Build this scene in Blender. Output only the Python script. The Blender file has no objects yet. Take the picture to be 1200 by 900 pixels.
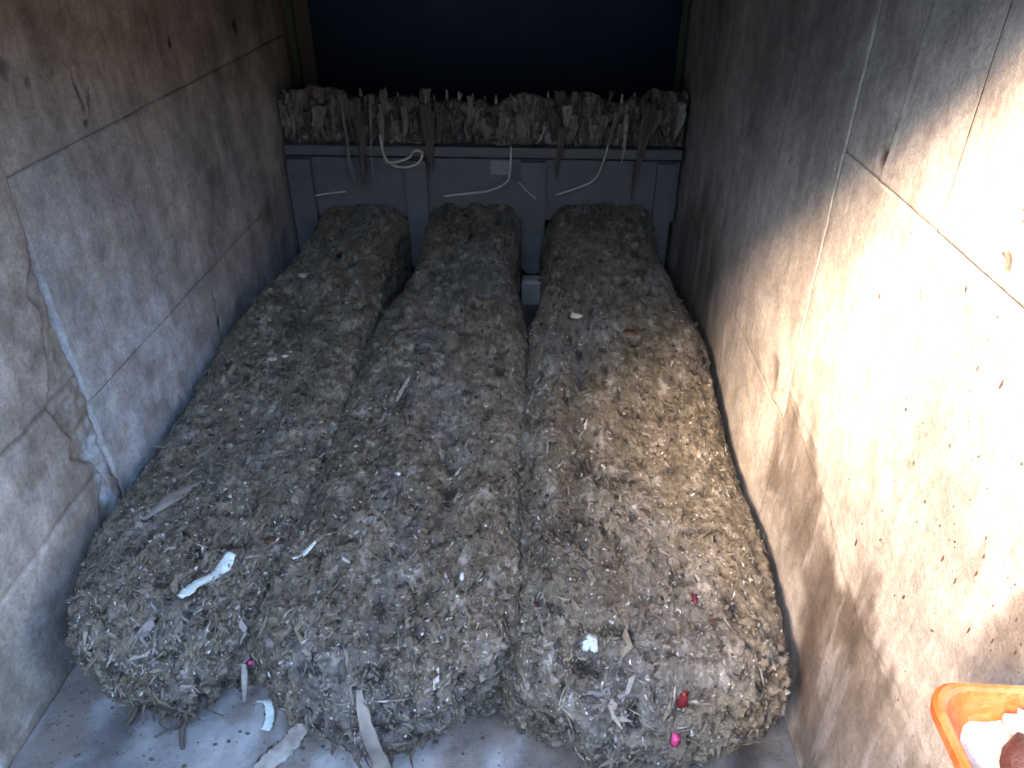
import bpy, math, random
import numpy as np
from mathutils import Vector

random.seed(7)
RNG = np.random.default_rng(11)
scene = bpy.context.scene
COL = scene.collection
R = math.radians

# ------------------------------------------------------------------ camera
cam_data = bpy.data.cameras.new('camera')
cam_data.sensor_width = 36.0
cam_data.lens = 36.0 * 880.0 / 1200.0
cam_data.clip_start = 0.02
cam_data.clip_end = 3000.0
cam = bpy.data.objects.new('camera', cam_data)
COL.objects.link(cam)
cam.location = (0.0, 0.0, 1.7)
cam.rotation_euler = (R(90 - 33.16), 0.0, R(2.73))
scene.camera = cam

# ------------------------------------------------------------------ sky, sun, exposure
SUN_DIR = Vector((1.0, 1.0, -1.0)).normalized()          # the way the light travels
world = bpy.data.worlds.new('World')
scene.world = world
world.use_nodes = True
wn = world.node_tree
sky = wn.nodes.new('ShaderNodeTexSky')
sky.sky_type = 'NISHITA'
sky.sun_disc = False
sky.sun_elevation = math.asin(-SUN_DIR.z)
sky.sun_rotation = math.atan2(-SUN_DIR.x, -SUN_DIR.y)
wn.links.new(sky.outputs[0], wn.nodes['Background'].inputs[0])
wn.nodes['Background'].inputs[1].default_value = 0.15
sun_data = bpy.data.lights.new('sun', 'SUN')
sun_data.energy = 2.0
sun_data.angle = R(18.0)
sun_data.color = (1.0, 0.70, 0.46)
sun = bpy.data.objects.new('sun', sun_data)
COL.objects.link(sun)
sun.location = (-6, -6, 8)
sun.rotation_euler = SUN_DIR.to_track_quat('-Z', 'Y').to_euler()
scene.view_settings.view_transform = 'Standard'
scene.view_settings.look = 'None'
scene.view_settings.gamma = 1.0
scene.view_settings.use_curve_mapping = False
scene.view_settings.exposure = 4.05

# ------------------------------------------------------------------ noise
def _hash(ix, iy, iz, seed):
    h = (ix.astype(np.uint32) * np.uint32(374761393) + iy.astype(np.uint32) * np.uint32(668265263)
         + iz.astype(np.uint32) * np.uint32(2147483647 - 58) + np.uint32(seed * 1013904223 & 0xffffffff))
    h = (h ^ (h >> np.uint32(13))) * np.uint32(1274126177)
    h = h ^ (h >> np.uint32(16))
    h = h * np.uint32(2246822519)
    h = h ^ (h >> np.uint32(15))
    return h.astype(np.float64) / 4294967295.0

def vnoise(x, y, z, seed=0):
    """value noise in -1..1"""
    fx, fy, fz = np.floor(x), np.floor(y), np.floor(z)
    ix, iy, iz = fx.astype(np.int64), fy.astype(np.int64), fz.astype(np.int64)
    u, v, w = x - fx, y - fy, z - fz
    u = u * u * u * (u * (u * 6 - 15) + 10)
    v = v * v * v * (v * (v * 6 - 15) + 10)
    w = w * w * w * (w * (w * 6 - 15) + 10)
    def c(a, b, d): return _hash(ix + a, iy + b, iz + d, seed)
    x00 = c(0, 0, 0) * (1 - u) + c(1, 0, 0) * u
    x10 = c(0, 1, 0) * (1 - u) + c(1, 1, 0) * u
    x01 = c(0, 0, 1) * (1 - u) + c(1, 0, 1) * u
    x11 = c(0, 1, 1) * (1 - u) + c(1, 1, 1) * u
    return ((x00 * (1 - v) + x10 * v) * (1 - w) + (x01 * (1 - v) + x11 * v) * w) * 2 - 1

def fbm(x, y, z, octaves=4, seed=0):
    s = 0.0; a = 0.5; f = 1.0
    for o in range(octaves):
        s = s + a * vnoise(x * f + 17.3 * o, y * f - 9.1 * o, z * f + 4.7 * o, seed + o)
        a *= 0.5; f *= 2.03
    return s

def sstep(a, b, x):
    t = np.clip((x - a) / (b - a), 0, 1)
    return t * t * (3 - 2 * t)

def poly_mask(y, z, pts, soft):
    """soft inside mask of a polygon in the wall plane"""
    inside = np.zeros(y.shape, bool)
    dist = np.full(y.shape, 1e9)
    n = len(pts)
    for i in range(n):
        (y0, z0), (y1, z1) = pts[i], pts[(i + 1) % n]
        cond = ((z0 > z) != (z1 > z))
        with np.errstate(divide='ignore', invalid='ignore'):
            xi = (y1 - y0) * (z - z0) / ((z1 - z0) if z1 != z0 else 1e-9) + y0
        inside ^= cond & (y < xi)
        ey, ez = y1 - y0, z1 - z0
        t = np.clip(((y - y0) * ey + (z - z0) * ez) / (ey * ey + ez * ez + 1e-12), 0, 1)
        dist = np.minimum(dist, np.hypot(y - y0 - t * ey, z - z0 - t * ez))
    sd = np.where(inside, dist, -dist)
    return sstep(-soft, soft, sd)

# ------------------------------------------------------------------ mesh helpers
def mesh_obj(name, verts, faces, mat, parent=None, cols=None, smooth=True):
    me = bpy.data.meshes.new(name)
    if isinstance(verts, np.ndarray) and isinstance(faces, np.ndarray):
        nv, nf, k = len(verts), len(faces), faces.shape[1]
        me.vertices.add(nv)
        me.vertices.foreach_set('co', verts.astype(np.float32).ravel())
        me.loops.add(nf * k)
        me.loops.foreach_set('vertex_index', faces.astype(np.int32).ravel())
        me.polygons.add(nf)
        me.polygons.foreach_set('loop_start', np.arange(0, nf * k, k, dtype=np.int32))
        me.update(calc_edges=True)
    else:
        me.from_pydata([tuple(v) for v in verts], [], [tuple(f) for f in faces])
        me.update()
    if cols is not None:
        a = me.color_attributes.new('Col', 'FLOAT_COLOR', 'POINT')
        c = np.ones((len(me.vertices), 4), np.float32)
        c[:, :3] = cols
        a.data.foreach_set('color', c.ravel())
    me.polygons.foreach_set('use_smooth', [smooth] * len(me.polygons))
    me.materials.append(mat)
    o = bpy.data.objects.new(name, me)
    COL.objects.link(o)
    o.parent = parent
    return o

def tag(o, label=None, cat=None, group=None, kind=None):
    if label: o['label'] = label
    if cat: o['category'] = cat
    if group: o['group'] = group
    if kind: o['kind'] = kind
    return o

def empty(name, loc=(0, 0, 0)):
    o = bpy.data.objects.new(name, None)
    o.empty_display_size = 0.1
    COL.objects.link(o)
    o.location = loc
    return o

def local(o, parent):
    """keep a world-space mesh where it is under a moved empty"""
    o.parent = parent
    o.location = -Vector(parent.location)
    return o

BOXF = [(0, 3, 2, 1), (4, 5, 6, 7), (0, 1, 5, 4), (1, 2, 6, 5), (2, 3, 7, 6), (3, 0, 4, 7)]

def box_vf(x0, x1, y0, y1, z0, z1):
    return ([(x0, y0, z0), (x1, y0, z0), (x1, y1, z0), (x0, y1, z0),
             (x0, y0, z1), (x1, y0, z1), (x1, y1, z1), (x0, y1, z1)], BOXF)

def box(name, x0, x1, y0, y1, z0, z1, mat, parent=None, bevel=0.0):
    v, f = box_vf(x0, x1, y0, y1, z0, z1)
    o = mesh_obj(name, v, f, mat, None, smooth=False)
    if bevel:
        m = o.modifiers.new('bevel', 'BEVEL'); m.width = bevel; m.segments = 2
    if parent is not None: local(o, parent)
    return o

def ribbon_vf(points, widths, thick, side=None, twist=0.0, nseg=6):
    """closed flattened tube along a path: rags, wipes, cords"""
    P = [Vector(p) for p in points]
    n = len(P)
    V = []; F = []
    for i in range(n):
        t = (P[min(i + 1, n - 1)] - P[max(i - 1, 0)]).normalized()
        s = Vector(side) if side is not None else Vector((1, 0, 0))
        s = (s - t * s.dot(t))
        if s.length < 1e-4: s = t.orthogonal()
        s.normalize()
        u = t.cross(s)
        a = twist * i / max(1, n - 1)
        s2 = s * math.cos(a) + u * math.sin(a)
        u2 = -s * math.sin(a) + u * math.cos(a)
        w = widths[i] if hasattr(widths, '__len__') else widths
        for k in range(nseg):
            b = 2 * math.pi * k / nseg
            jx, jz = (random.uniform(-0.10, 0.10) * w, random.uniform(-0.07, 0.07) * w) if w > 0.0135 else (0.0, 0.0)
            V.append(tuple(P[i] + s2 * (0.5 * w * math.cos(b) + jx) + u2 * (0.5 * thick * math.sin(b) + jz)))
    for i in range(n - 1):
        for k in range(nseg):
            k2 = (k + 1) % nseg
            F.append((i * nseg + k, i * nseg + k2, (i + 1) * nseg + k2, (i + 1) * nseg + k))
    F.append(tuple(range(nseg))[::-1])
    F.append(tuple((n - 1) * nseg + k for k in range(nseg)))
    return V, F

def spline(pts, n):
    """Catmull-Rom through the points"""
    P = [Vector(p) for p in pts]
    P = [P[0] * 2 - P[1]] + P + [P[-1] * 2 - P[-2]]
    out = []
    segs = len(P) - 3
    for i in range(n):
        u = i / (n - 1) * segs
        k = min(int(u), segs - 1); t = u - k
        a, b, c, d = P[k:k + 4]
        out.append(0.5 * ((2 * b) + (c - a) * t + (2 * a - 5 * b + 4 * c - d) * t * t + (3 * b - a - 3 * c + d) * t ** 3))
    return out

# ------------------------------------------------------------------ materials
def new_mat(name):
    m = bpy.data.materials.new(name)
    m.use_nodes = True
    return m, m.node_tree, m.node_tree.nodes['Principled BSDF']

def set_spec(b, v):
    b.inputs['Specular IOR Level'].default_value = v

def noise_node(nt, scale, detail=6.0, rough=0.6, vec=None, dist=0.0):
    n = nt.nodes.new('ShaderNodeTexNoise')
    n.inputs['Scale'].default_value = scale
    n.inputs['Detail'].default_value = detail
    n.inputs['Roughness'].default_value = rough
    n.inputs['Distortion'].default_value = dist
    if vec is not None: nt.links.new(vec, n.inputs['Vector'])
    return n

def ramp(nt, src, stops):
    r = nt.nodes.new('ShaderNodeValToRGB')
    e = r.color_ramp.elements
    while len(e) < len(stops): e.new(0.5)
    for i, (p, c) in enumerate(stops):
        e[i].position = p
        e[i].color = (c, c, c, 1) if not hasattr(c, '__len__') else (*c, 1)
    nt.links.new(src, r.inputs[0])
    return r

def mul(nt, a, b, fac=1.0):
    m = nt.nodes.new('ShaderNodeMix'); m.data_type = 'RGBA'; m.blend_type = 'MULTIPLY'
    m.inputs[0].default_value = fac
    nt.links.new(a, m.inputs[6]); nt.links.new(b, m.inputs[7])
    return m.outputs[2]

def add_bump(nt, bsdf, heights, dist=0.01):
    prev = None
    for src, st, d in heights:
        b = nt.nodes.new('ShaderNodeBump')
        b.inputs['Strength'].default_value = st
        b.inputs['Distance'].default_value = d
        nt.links.new(src, b.inputs['Height'])
        if prev is not None: nt.links.new(prev, b.inputs['Normal'])
        prev = b.outputs[0]
    nt.links.new(prev, bsdf.inputs['Normal'])

def coords(nt, scale=(1, 1, 1)):
    g = nt.nodes.new('ShaderNodeNewGeometry')
    m = nt.nodes.new('ShaderNodeMapping')
    m.inputs['Scale'].default_value = scale
    nt.links.new(g.outputs['Position'], m.inputs['Vector'])
    return m.outputs[0]

def attr_mat(name, rough=(0.55, 0.9), fine=(0.75, 1.18), bump=0.5, spec=0.4, scales=(9, 60, 260), bdist=0.004):
    """surface whose own colour comes from the Col attribute, broken up by fine grain"""
    m, nt, b = new_mat(name)
    p = coords(nt)
    at = nt.nodes.new('ShaderNodeAttribute'); at.attribute_name = 'Col'
    n1 = noise_node(nt, scales[0], 8, 0.65, p)
    n2 = noise_node(nt, scales[1], 6, 0.7, p)
    n3 = noise_node(nt, scales[2], 4, 0.7, p)
    r1 = ramp(nt, n1.outputs[0], [(0.3, fine[0]), (0.7, fine[1])])
    r2 = ramp(nt, n2.outputs[0], [(0.3, 0.5 + fine[0] / 2), (0.7, 0.5 + fine[1] / 2)])
    c = mul(nt, at.outputs['Color'], r1.outputs[0])
    c = mul(nt, c, r2.outputs[0])
    nt.links.new(c, b.inputs['Base Color'])
    rr = ramp(nt, n1.outputs[0], [(0.3, rough[0]), (0.7, rough[1])])
    nt.links.new(rr.outputs[0], b.inputs['Roughness'])
    set_spec(b, spec)
    add_bump(nt, b, [(n2.outputs[0], bump, bdist), (n3.outputs[0], bump, bdist * 0.4)])
    return m

def plain_mat(name, col, rough=0.6, var=0.25, scale=25, metallic=0.0, bump=0.25, spec=0.5, bdist=0.003):
    m, nt, b = new_mat(name)
    p = coords(nt)
    n1 = noise_node(nt, scale, 8, 0.65, p)
    n2 = noise_node(nt, scale * 9, 4, 0.7, p)
    r1 = ramp(nt, n1.outputs[0], [(0.25, tuple(c * (1 - var) for c in col)), (0.75, tuple(min(1, c * (1 + var)) for c in col))])
    nt.links.new(r1.outputs[0], b.inputs['Base Color'])
    rr = ramp(nt, n1.outputs[0], [(0.3, max(0.05, rough - 0.15)), (0.7, min(1, rough + 0.15))])
    nt.links.new(rr.outputs[0], b.inputs['Roughness'])
    b.inputs['Metallic'].default_value = metallic
    set_spec(b, spec)
    add_bump(nt, b, [(n1.outputs[0], bump, bdist), (n2.outputs[0], bump, bdist * 0.3)])
    return m

M = {}
def concrete_mat(name):
    m, nt, b = new_mat(name)
    p = coords(nt)
    at = nt.nodes.new('ShaderNodeAttribute'); at.attribute_name = 'Col'
    n1 = noise_node(nt, 14, 10, 0.72, p, 0.6)
    n2 = noise_node(nt, 85, 8, 0.75, p)
    n3 = noise_node(nt, 380, 4, 0.7, p)
    ps = coords(nt, (1, 1, 0.12))
    n4 = noise_node(nt, 40, 6, 0.7, ps)                      # thin vertical runs
    v = nt.nodes.new('ShaderNodeTexVoronoi'); v.inputs['Scale'].default_value = 55
    nt.links.new(p, v.inputs['Vector'])
    n5 = noise_node(nt, 9, 3, 0.6, p)
    vs = nt.nodes.new('ShaderNodeMath'); vs.operation = 'ADD'
    nt.links.new(v.outputs['Distance'], vs.inputs[0]); nt.links.new(n5.outputs[0], vs.inputs[1])
    pores = ramp(nt, vs.outputs[0], [(0.40, 0.45), (0.47, 1.0)])
    c = at.outputs['Color']
    for src, lo, hi in ((n1, 0.72, 1.22), (n2, 0.74, 1.22), (n4, 0.86, 1.10), (n3, 0.85, 1.12)):
        c = mul(nt, c, ramp(nt, src.outputs[0], [(0.32, lo), (0.68, hi)]).outputs[0])
    c = mul(nt, c, pores.outputs[0], 0.7)
    nt.links.new(c, b.inputs['Base Color'])
    nt.links.new(ramp(nt, n1.outputs[0], [(0.3, 0.6), (0.7, 0.95)]).outputs[0], b.inputs['Roughness'])
    set_spec(b, 0.25)
    add_bump(nt, b, [(n1.outputs[0], 0.45, 0.010), (n2.outputs[0], 0.55, 0.004), (pores.outputs[0], 0.6, 0.003), (n3.outputs[0], 0.4, 0.0015)])
    return m
M['concrete'] = concrete_mat('concrete')
M['floor'] = attr_mat('wet_concrete', rough=(0.12, 0.6), bump=0.7, spec=0.5)
M['core'] = plain_mat('concrete_core', (0.28, 0.26, 0.23), 0.85, 0.2, 8)
M['asphalt'] = plain_mat('asphalt', (0.10, 0.10, 0.10), 0.9, 0.3, 3)
M['dark_concrete'] = plain_mat('low_bounce_concrete', (0.07, 0.065, 0.06), 0.9, 0.3, 4)  # kept dark so unseen surfaces bounce little light to the back
M['waste'] = attr_mat('matted_screenings', rough=(0.18, 0.6), fine=(0.7, 1.25), bump=0.9, spec=0.6, scales=(30, 140, 480), bdist=0.006)
M['flake'] = attr_mat('wet_fibre_flakes', rough=(0.10, 0.42), fine=(0.75, 1.2), bump=0.5, spec=0.6, scales=(60, 220, 600), bdist=0.002)
M['rag'] = plain_mat('grey_brown_rag', (0.215, 0.20, 0.175), 0.75, 0.4, 18, bump=0.6)
M['rag_dark'] = plain_mat('dark_brown_rag', (0.09, 0.073, 0.060), 0.75, 0.4, 18, bump=0.6)
M['rag_light'] = plain_mat('pale_rag', (0.34, 0.32, 0.285), 0.7, 0.5, 45, bump=0.8)
M['cord'] = plain_mat('pale_cord', (0.45, 0.43, 0.39), 0.7, 0.25, 60)
M['white'] = plain_mat('white_wet_wipe', (0.60, 0.70, 0.69), 0.45, 0.25, 90, bump=0.7)
M['steel'] = plain_mat('dull_grey_steel', (0.10, 0.103, 0.110), 0.5, 0.25, 12, metallic=0.0)
M['steel_light'] = plain_mat('pale_grey_steel', (0.22, 0.22, 0.22), 0.55, 0.25, 18)
M['steel_foot'] = plain_mat('pale_worn_steel', (0.42, 0.41, 0.38), 0.5, 0.25, 25)
M['tooth'] = plain_mat('worn_steel_tooth', (0.46, 0.46, 0.45), 0.4, 0.2, 30, metallic=0.3)
M['void_blue'] = plain_mat('void_shade_blue', (0.009, 0.038, 0.095), 0.6, 0.15, 6)  # shade of the void behind the comb put into this colour
M['green'] = plain_mat('green_painted_steel', (0.05, 0.09, 0.035), 0.6, 0.3, 20)
def grimy_plastic(name, col, dirt):
    m, nt, b = new_mat(name)
    p = coords(nt)
    n1 = noise_node(nt, 22, 9, 0.7, p, 0.5); n2 = noise_node(nt, 120, 5, 0.7, p)
    mk = ramp(nt, n1.outputs[0], [(0.52, 0.0), (0.72, 0.7)])
    mx = nt.nodes.new('ShaderNodeMix'); mx.data_type = 'RGBA'
    nt.links.new(mk.outputs[0], mx.inputs[0])
    mx.inputs[6].default_value = (*col, 1); mx.inputs[7].default_value = (*dirt, 1)
    c = mul(nt, mx.outputs[2], ramp(nt, n2.outputs[0], [(0.3, 0.8), (0.7, 1.15)]).outputs[0])
    nt.links.new(c, b.inputs['Base Color'])
    nt.links.new(ramp(nt, n1.outputs[0], [(0.4, 0.35), (0.65, 0.8)]).outputs[0], b.inputs['Roughness'])
    add_bump(nt, b, [(n1.outputs[0], 0.3, 0.003), (n2.outputs[0], 0.3, 0.001)])
    return m
M['orange'] = grimy_plastic('grimy_orange_plastic', (0.56, 0.070, 0.010), (0.40, 0.17, 0.07))
M['gunk_white'] = plain_mat('white_gunk', (0.42, 0.41, 0.40), 0.5, 0.3, 50, bump=0.7, bdist=0.01)
M['gunk_red'] = plain_mat('red_brown_gunk', (0.05, 0.017, 0.014), 0.5, 0.3, 30, bump=0.6, bdist=0.008)
M['pink'] = plain_mat('pink_plastic', (0.55, 0.05, 0.20), 0.3, 0.1, 40)
M['red'] = plain_mat('dark_red_plastic', (0.16, 0.012, 0.015), 0.35, 0.25, 60)
M['leaf'] = plain_mat('brown_leaf', (0.075, 0.035, 0.022), 0.5, 0.3, 60)
M['black'] = plain_mat('black_scrap', (0.012, 0.012, 0.014), 0.4, 0.3, 60)
M['purple'] = plain_mat('plum_plastic', (0.10, 0.02, 0.04), 0.4, 0.25, 60)
M['plaster'] = plain_mat('pale_plaster_chip', (0.52, 0.47, 0.41), 0.7, 0.25, 60, bump=0.6)

# ------------------------------------------------------------------ setting: ground, chute floor, roof
XL, XR = -1.22, 0.62
YB = 5.2
g = mesh_obj('ground', [(-900, -900, -0.05), (900, -900, -0.05), (900, 900, -0.05), (-900, 900, -0.05)], [(0, 1, 2, 3)], M['asphalt'])
tag(g, kind='structure')

def axis(segs):
    """1-D samples: list of (start, stop, step)"""
    out = []
    for a, b, s in segs:
        out += list(np.linspace(a, b, max(2, int(round((b - a) / s)) + 1))[:-1])
    out.append(segs[-1][1])
    return np.array(out)

def grid_faces(nu, nv, flip=False):
    i = np.arange(nu - 1)[:, None] * nv + np.arange(nv - 1)[None, :]
    i = i.ravel()
    f = np.stack([i, i + nv, i + nv + 1, i + 1], 1)
    return f[:, ::-1] if flip else f

# chute floor
gx = axis([(XL - 0.1, XR + 0.5, 0.008)])
gy = axis([(-0.6, 0.6, 0.05), (0.6, 1.45, 0.007), (1.45, YB, 0.05)])
X, Y = np.meshgrid(gx, gy, indexing='ij')
Z = 0.006 * fbm(X * 3, Y * 3, X * 0, 3, 5) + 0.003 * fbm(X * 18, Y * 18, X * 0, 3, 6)
n1 = fbm(X * 4, Y * 2.2, X * 0, 5, 8); n2 = fbm(X * 16, Y * 9, X * 0, 4, 9)
base = np.stack([0.26 + 0 * X, 0.262 + 0 * X, 0.265 + 0 * X], -1)
base *= (1 + 0.9 * n1 + 0.6 * n2)[..., None]
mud = sstep(-0.08, 0.25, fbm(X * 7, Y * 5, X * 0 + 3, 5, 21))[..., None]
base = base * (1 - 0.7 * mud) + np.array([0.16, 0.13, 0.10]) * 0.7 * mud
base = np.clip(base, 0.06, 0.7)
fl = mesh_obj('floor', np.stack([X, Y, Z], -1).reshape(-1, 3), grid_faces(len(gx), len(gy)), M['floor'], cols=base.reshape(-1, 3))
tag(fl, kind='structure')

ce = box('ceiling', XL - 0.05, XR + 0.05, 0.80, YB, 1.75, 2.10, M['dark_concrete'])
tag(ce, kind='structure')
yw = box('sky_block_wall', -6.0, 6.0, -3.3, -3.0, -0.05, 2.8, M['dark_concrete'])  # added out of view to block low sky and darken the back
tag(yw, 'plain dark wall added unseen behind the camera to block low sky', 'wall')

# ------------------------------------------------------------------ concrete walls, built lift by lift
def panel(parent, name, X0, sign, y0, y1, z0, z1, step, off, colfn, relief, seed, edge=0.012):
    """one cast lift: a fine relief face with worn edges and returns into the joint.
    sign +1: faces +X (left wall), -1: faces -X (right wall)"""
    ys = axis([(y0, y1, step)]); zs = axis([(z0, z1, step)])
    Yg, Zg = np.meshgrid(ys, zs, indexing='ij')
    d = off + relief(Yg, Zg)
    # worn arrises
    e = np.minimum.reduce([Yg - y0, y1 - Yg, Zg - z0, z1 - Zg])
    wob = 0.010 * (0.5 + fbm(Yg * 14, Zg * 14, Yg * 0 + seed, 4, 40))
    d = d - edge * (1 - sstep(0.0, np.maximum(0.003, wob), e)) * (0.6 + 0.8 * fbm(Yg * 9, Zg * 9, Yg * 0, 3, seed))
    Xg = X0 + sign * d
    V = np.stack([Xg, Yg, Zg], -1).reshape(-1, 3)
    C = np.clip(colfn(Yg, Zg), 0.015, 0.8).reshape(-1, 3)
    nu, nv = len(ys), len(zs)
    F = grid_faces(nu, nv, flip=(sign < 0))
    # returns going back 70 mm into the joint
    ring = [i * nv for i in range(nu)] + [(nu - 1) * nv + j for j in range(1, nv)] + \
           [i * nv + nv - 1 for i in range(nu - 2, -1, -1)] + [j for j in range(nv - 2, 0, -1)]
    ring = np.array(ring)
    back = V[ring].copy(); back[:, 0] = X0 - sign * 0.07
    nb = len(V)
    k = np.arange(len(ring)); k2 = (k + 1) % len(ring)
    sk = np.stack([ring[k], nb + k, nb + k2, ring[k2]], 1)
    if sign < 0: sk = sk[:, ::-1]
    V = np.vstack([V, back]); C = np.vstack([C, C[ring] * 0.8])
    F = np.vstack([F, sk])
    return mesh_obj(name, V, F, M['concrete'], parent, cols=C)

def blobs(Yg, Zg, items):
    """elongated dark marks: (y, z, half length, half width, angle, strength)"""
    m = np.zeros(Yg.shape)
    wy = 0.010 * fbm(Yg * 40, Zg * 40, Yg * 0, 3, 61)
    wz = 0.010 * fbm(Yg * 40, Zg * 40, Yg * 0 + 9, 3, 62)
    for y, z, a, b, ang, s in items:
        dy, dz = Yg - y + wy, Zg - z + wz
        u = dy * math.cos(ang) + dz * math.sin(ang); v = -dy * math.sin(ang) + dz * math.cos(ang)
        q = np.sqrt((u / a) ** 2 + (v / b) ** 2)
        m = np.maximum(m, s * (1 - sstep(0.5, 1.2, q)))
    return m

PI2 = math.pi / 2
LEFT_MARKS = [(1.986, 1.265, 0.055, 0.008, PI2 + 0.1, 0.9), (2.02, 1.24, 0.035, 0.007, PI2 - 0.35, 0.8), (1.985, 1.19, 0.012, 0.01, 0, 0.7),
              (2.564, 1.298, 0.022, 0.013, PI2, 0.9), (3.126, 1.273, 0.03, 0.02, PI2, 0.85), (2.435, 0.35, 0.035, 0.012, PI2 - 0.2, 0.95),
              (2.115, 0.934, 0.02, 0.006, 0.4, 0.4), (2.30, 0.98, 0.016, 0.008, 0.4, 0.3), (1.737, 1.372, 0.03, 0.02, 1.0, 0.6),
              (2.44, 0.43, 0.08, 0.004, PI2, 0.35), (1.80, 1.33, 0.015, 0.012, 0, 0.5)]
RIGHT_MARKS = [(1.426, 1.293, 0.020, 0.017, PI2, 0.92), (0.968, 1.283, 0.018, 0.016, PI2, 0.7), (1.151, 1.145, 0.013, 0.008, 0.8, 0.8),
               (2.034, 1.273, 0.05, 0.010, PI2, 0.75), (1.235, 1.052, 0.012, 0.008, 0.2, 0.7), (1.63, 1.21, 0.008, 0.006, 0, 0.8),
               (1.95, 1.13, 0.008, 0.005, 0, 0.6), (2.05, 1.16, 0.05, 0.006, PI2, 0.3)]

def left_relief(Y, Z):
    d = 0.006 * fbm(Y * 2.5, Z * 2.5, Y * 0, 3, 70) + 0.0022 * fbm(Y * 15, Z * 15, Y * 0, 4, 71)
    d = d + 0.0012 * np.sin(Z * 2 * math.pi / 0.11 + 2 * fbm(Y * 2, Z * 2, Y * 0, 2, 72))   # faint board marks
    d = d - 0.008 * blobs(Y, Z, LEFT_MARKS)
    return d

def left_col(Y, Z):
    n1 = fbm(Y * 2.2, Z * 2.2, Y * 0, 5, 80); n2 = fbm(Y * 11, Z * 11, Y * 0, 4, 81)
    run = fbm(Y * 16, Z * 1.6, Y * 0, 4, 82)                       # vertical water runs
    c = np.array([0.375, 0.370, 0.360]) * (1 + 0.55 * n1 + 0.35 * n2 + 0.35 * run)[..., None]
    # browner and darker towards the top lifts
    br = (sstep(0.95, 1.35, Z + 0.25 * n1))[..., None]
    c = c * (1 - br) + c * np.array([0.86, 0.80, 0.74]) * br
    # pale bluish patch low down near the old joint
    bl = poly_mask(Y + 0.10 * n2 + 0.1 * n1, Z + 0.10 * n2, [(1.56, 1.08), (1.80, 1.02), (2.15, 0.72), (2.30, 0.45), (2.25, 0.20), (1.85, 0.06), (1.55, 0.1)], 0.20) * (1 - 0.55 * sstep(0.5, 0.9, Z))
    bl = (bl * (0.35 + 0.65 * sstep(-0.25, 0.25, fbm(Y * 13, Z * 13, Y * 0 + 2, 5, 83))))[..., None]
    c = c * (1 - 0.92 * bl) + np.array([0.58, 0.645, 0.69]) * 0.92 * bl
    # darker towards the foot
    ft = (1 - sstep(0.05, 0.30, Z + 0.18 * run))[..., None] * 0.5
    c = c * (1 - ft) + c * np.array([0.45, 0.43, 0.42]) * ft
    dk = blobs(Y, Z, LEFT_MARKS)[..., None]
    c = c * (1 - dk) + np.array([0.03, 0.027, 0.025]) * dk
    pale = blobs(Y, Z, [(3.178, 1.109, 0.09, 0.010, PI2 - 0.1, 0.6)])[..., None]
    c = c * (1 - pale) + np.array([0.42, 0.42, 0.40]) * pale
    return c

def near_relief(Y, Z):
    d = 0.010 * fbm(Y * 3, Z * 3, Y * 0, 3, 73) + 0.004 * fbm(Y * 12, Z * 12, Y * 0, 4, 74)
    lump = fbm(Y * 7, Z * 5, Y * 0, 4, 75)
    # ragged band of old mortar along the edge
    edge_y = 1.50 + 0.10 * sstep(0.5, 1.1, Z) + 0.085 * fbm(Z * 8, Z * 0, Z * 0, 5, 76)
    inband = sstep(-0.008, 0.008, Y - edge_y)
    d = d - 0.016 * inband + 0.022 * inband * lump + 0.008 * inband * fbm(Y * 35, Z * 35, Y * 0, 3, 175)
    d = d - 0.014 * np.exp(-((Y - edge_y) / 0.006) ** 2) * sstep(-0.3, 0.2, vnoise(Y * 0, Z * 14, Y * 0, 77))
    d = d - 0.006 * np.exp(-((Z - 0.64 - 0.012 * fbm(Y * 6, Y * 0, Y * 0, 3, 78)) / 0.006) ** 2) * (1 - inband)
    d = d - 0.005 * np.exp(-((Z - 0.36 - 0.02 * fbm(Y * 5, Y * 0, Y * 0, 3, 79)) / 0.008) ** 2)
    return d

def near_col(Y, Z):
    n1 = fbm(Y * 2.5, Z * 2.5, Y * 0, 5, 90); n2 = fbm(Y * 14, Z * 14, Y * 0, 4, 91)
    c = np.array([0.340, 0.318, 0.288]) * (1 + 0.6 * n1 + 0.45 * n2)[..., None]
    edge_y = 1.50 + 0.10 * sstep(0.5, 1.1, Z) + 0.085 * fbm(Z * 8, Z * 0, Z * 0, 5, 76)
    cr = (np.exp(-((Y - edge_y) / 0.006) ** 2) * sstep(-0.3, 0.2, vnoise(Y * 0, Z * 14, Y * 0, 77)))[..., None] * 0.9
    c = c * (1 - cr) + np.array([0.03, 0.027, 0.025]) * cr
    sm = (np.exp(-((Z - 0.64 - 0.012 * fbm(Y * 6, Y * 0, Y * 0, 3, 78)) / 0.006) ** 2))[..., None] * 0.5
    c = c * (1 - sm) + np.array([0.06, 0.055, 0.05]) * sm
    wh = poly_mask(Y + 0.02 * n2, Z + 0.03 * n2, [(1.545, 0.52), (1.60, 0.52), (1.60, 0.40), (1.56, 0.20), (1.515, 0.30), (1.525, 0.42)], 0.016)[..., None]
    wh = wh * sstep(-0.35, 0.1, fbm(Y * 22, Z * 12, Y * 0, 4, 93))[..., None]
    c = c * (1 - wh) + np.array([0.55, 0.64, 0.70]) * wh
    lw = poly_mask(Y + 0.03 * n2, Z + 0.03 * n2, [(0.75, 0.10), (1.0, 0.07), (1.1, 0.0), (0.7, 0.0)], 0.03)[..., None]
    lw = lw * sstep(-0.1, 0.25, n2)[..., None]
    c = c * (1 - lw) + np.array([0.55, 0.55, 0.56]) * lw
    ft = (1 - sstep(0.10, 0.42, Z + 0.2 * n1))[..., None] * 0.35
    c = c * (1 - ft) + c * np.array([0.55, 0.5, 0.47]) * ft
    return c

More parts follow.
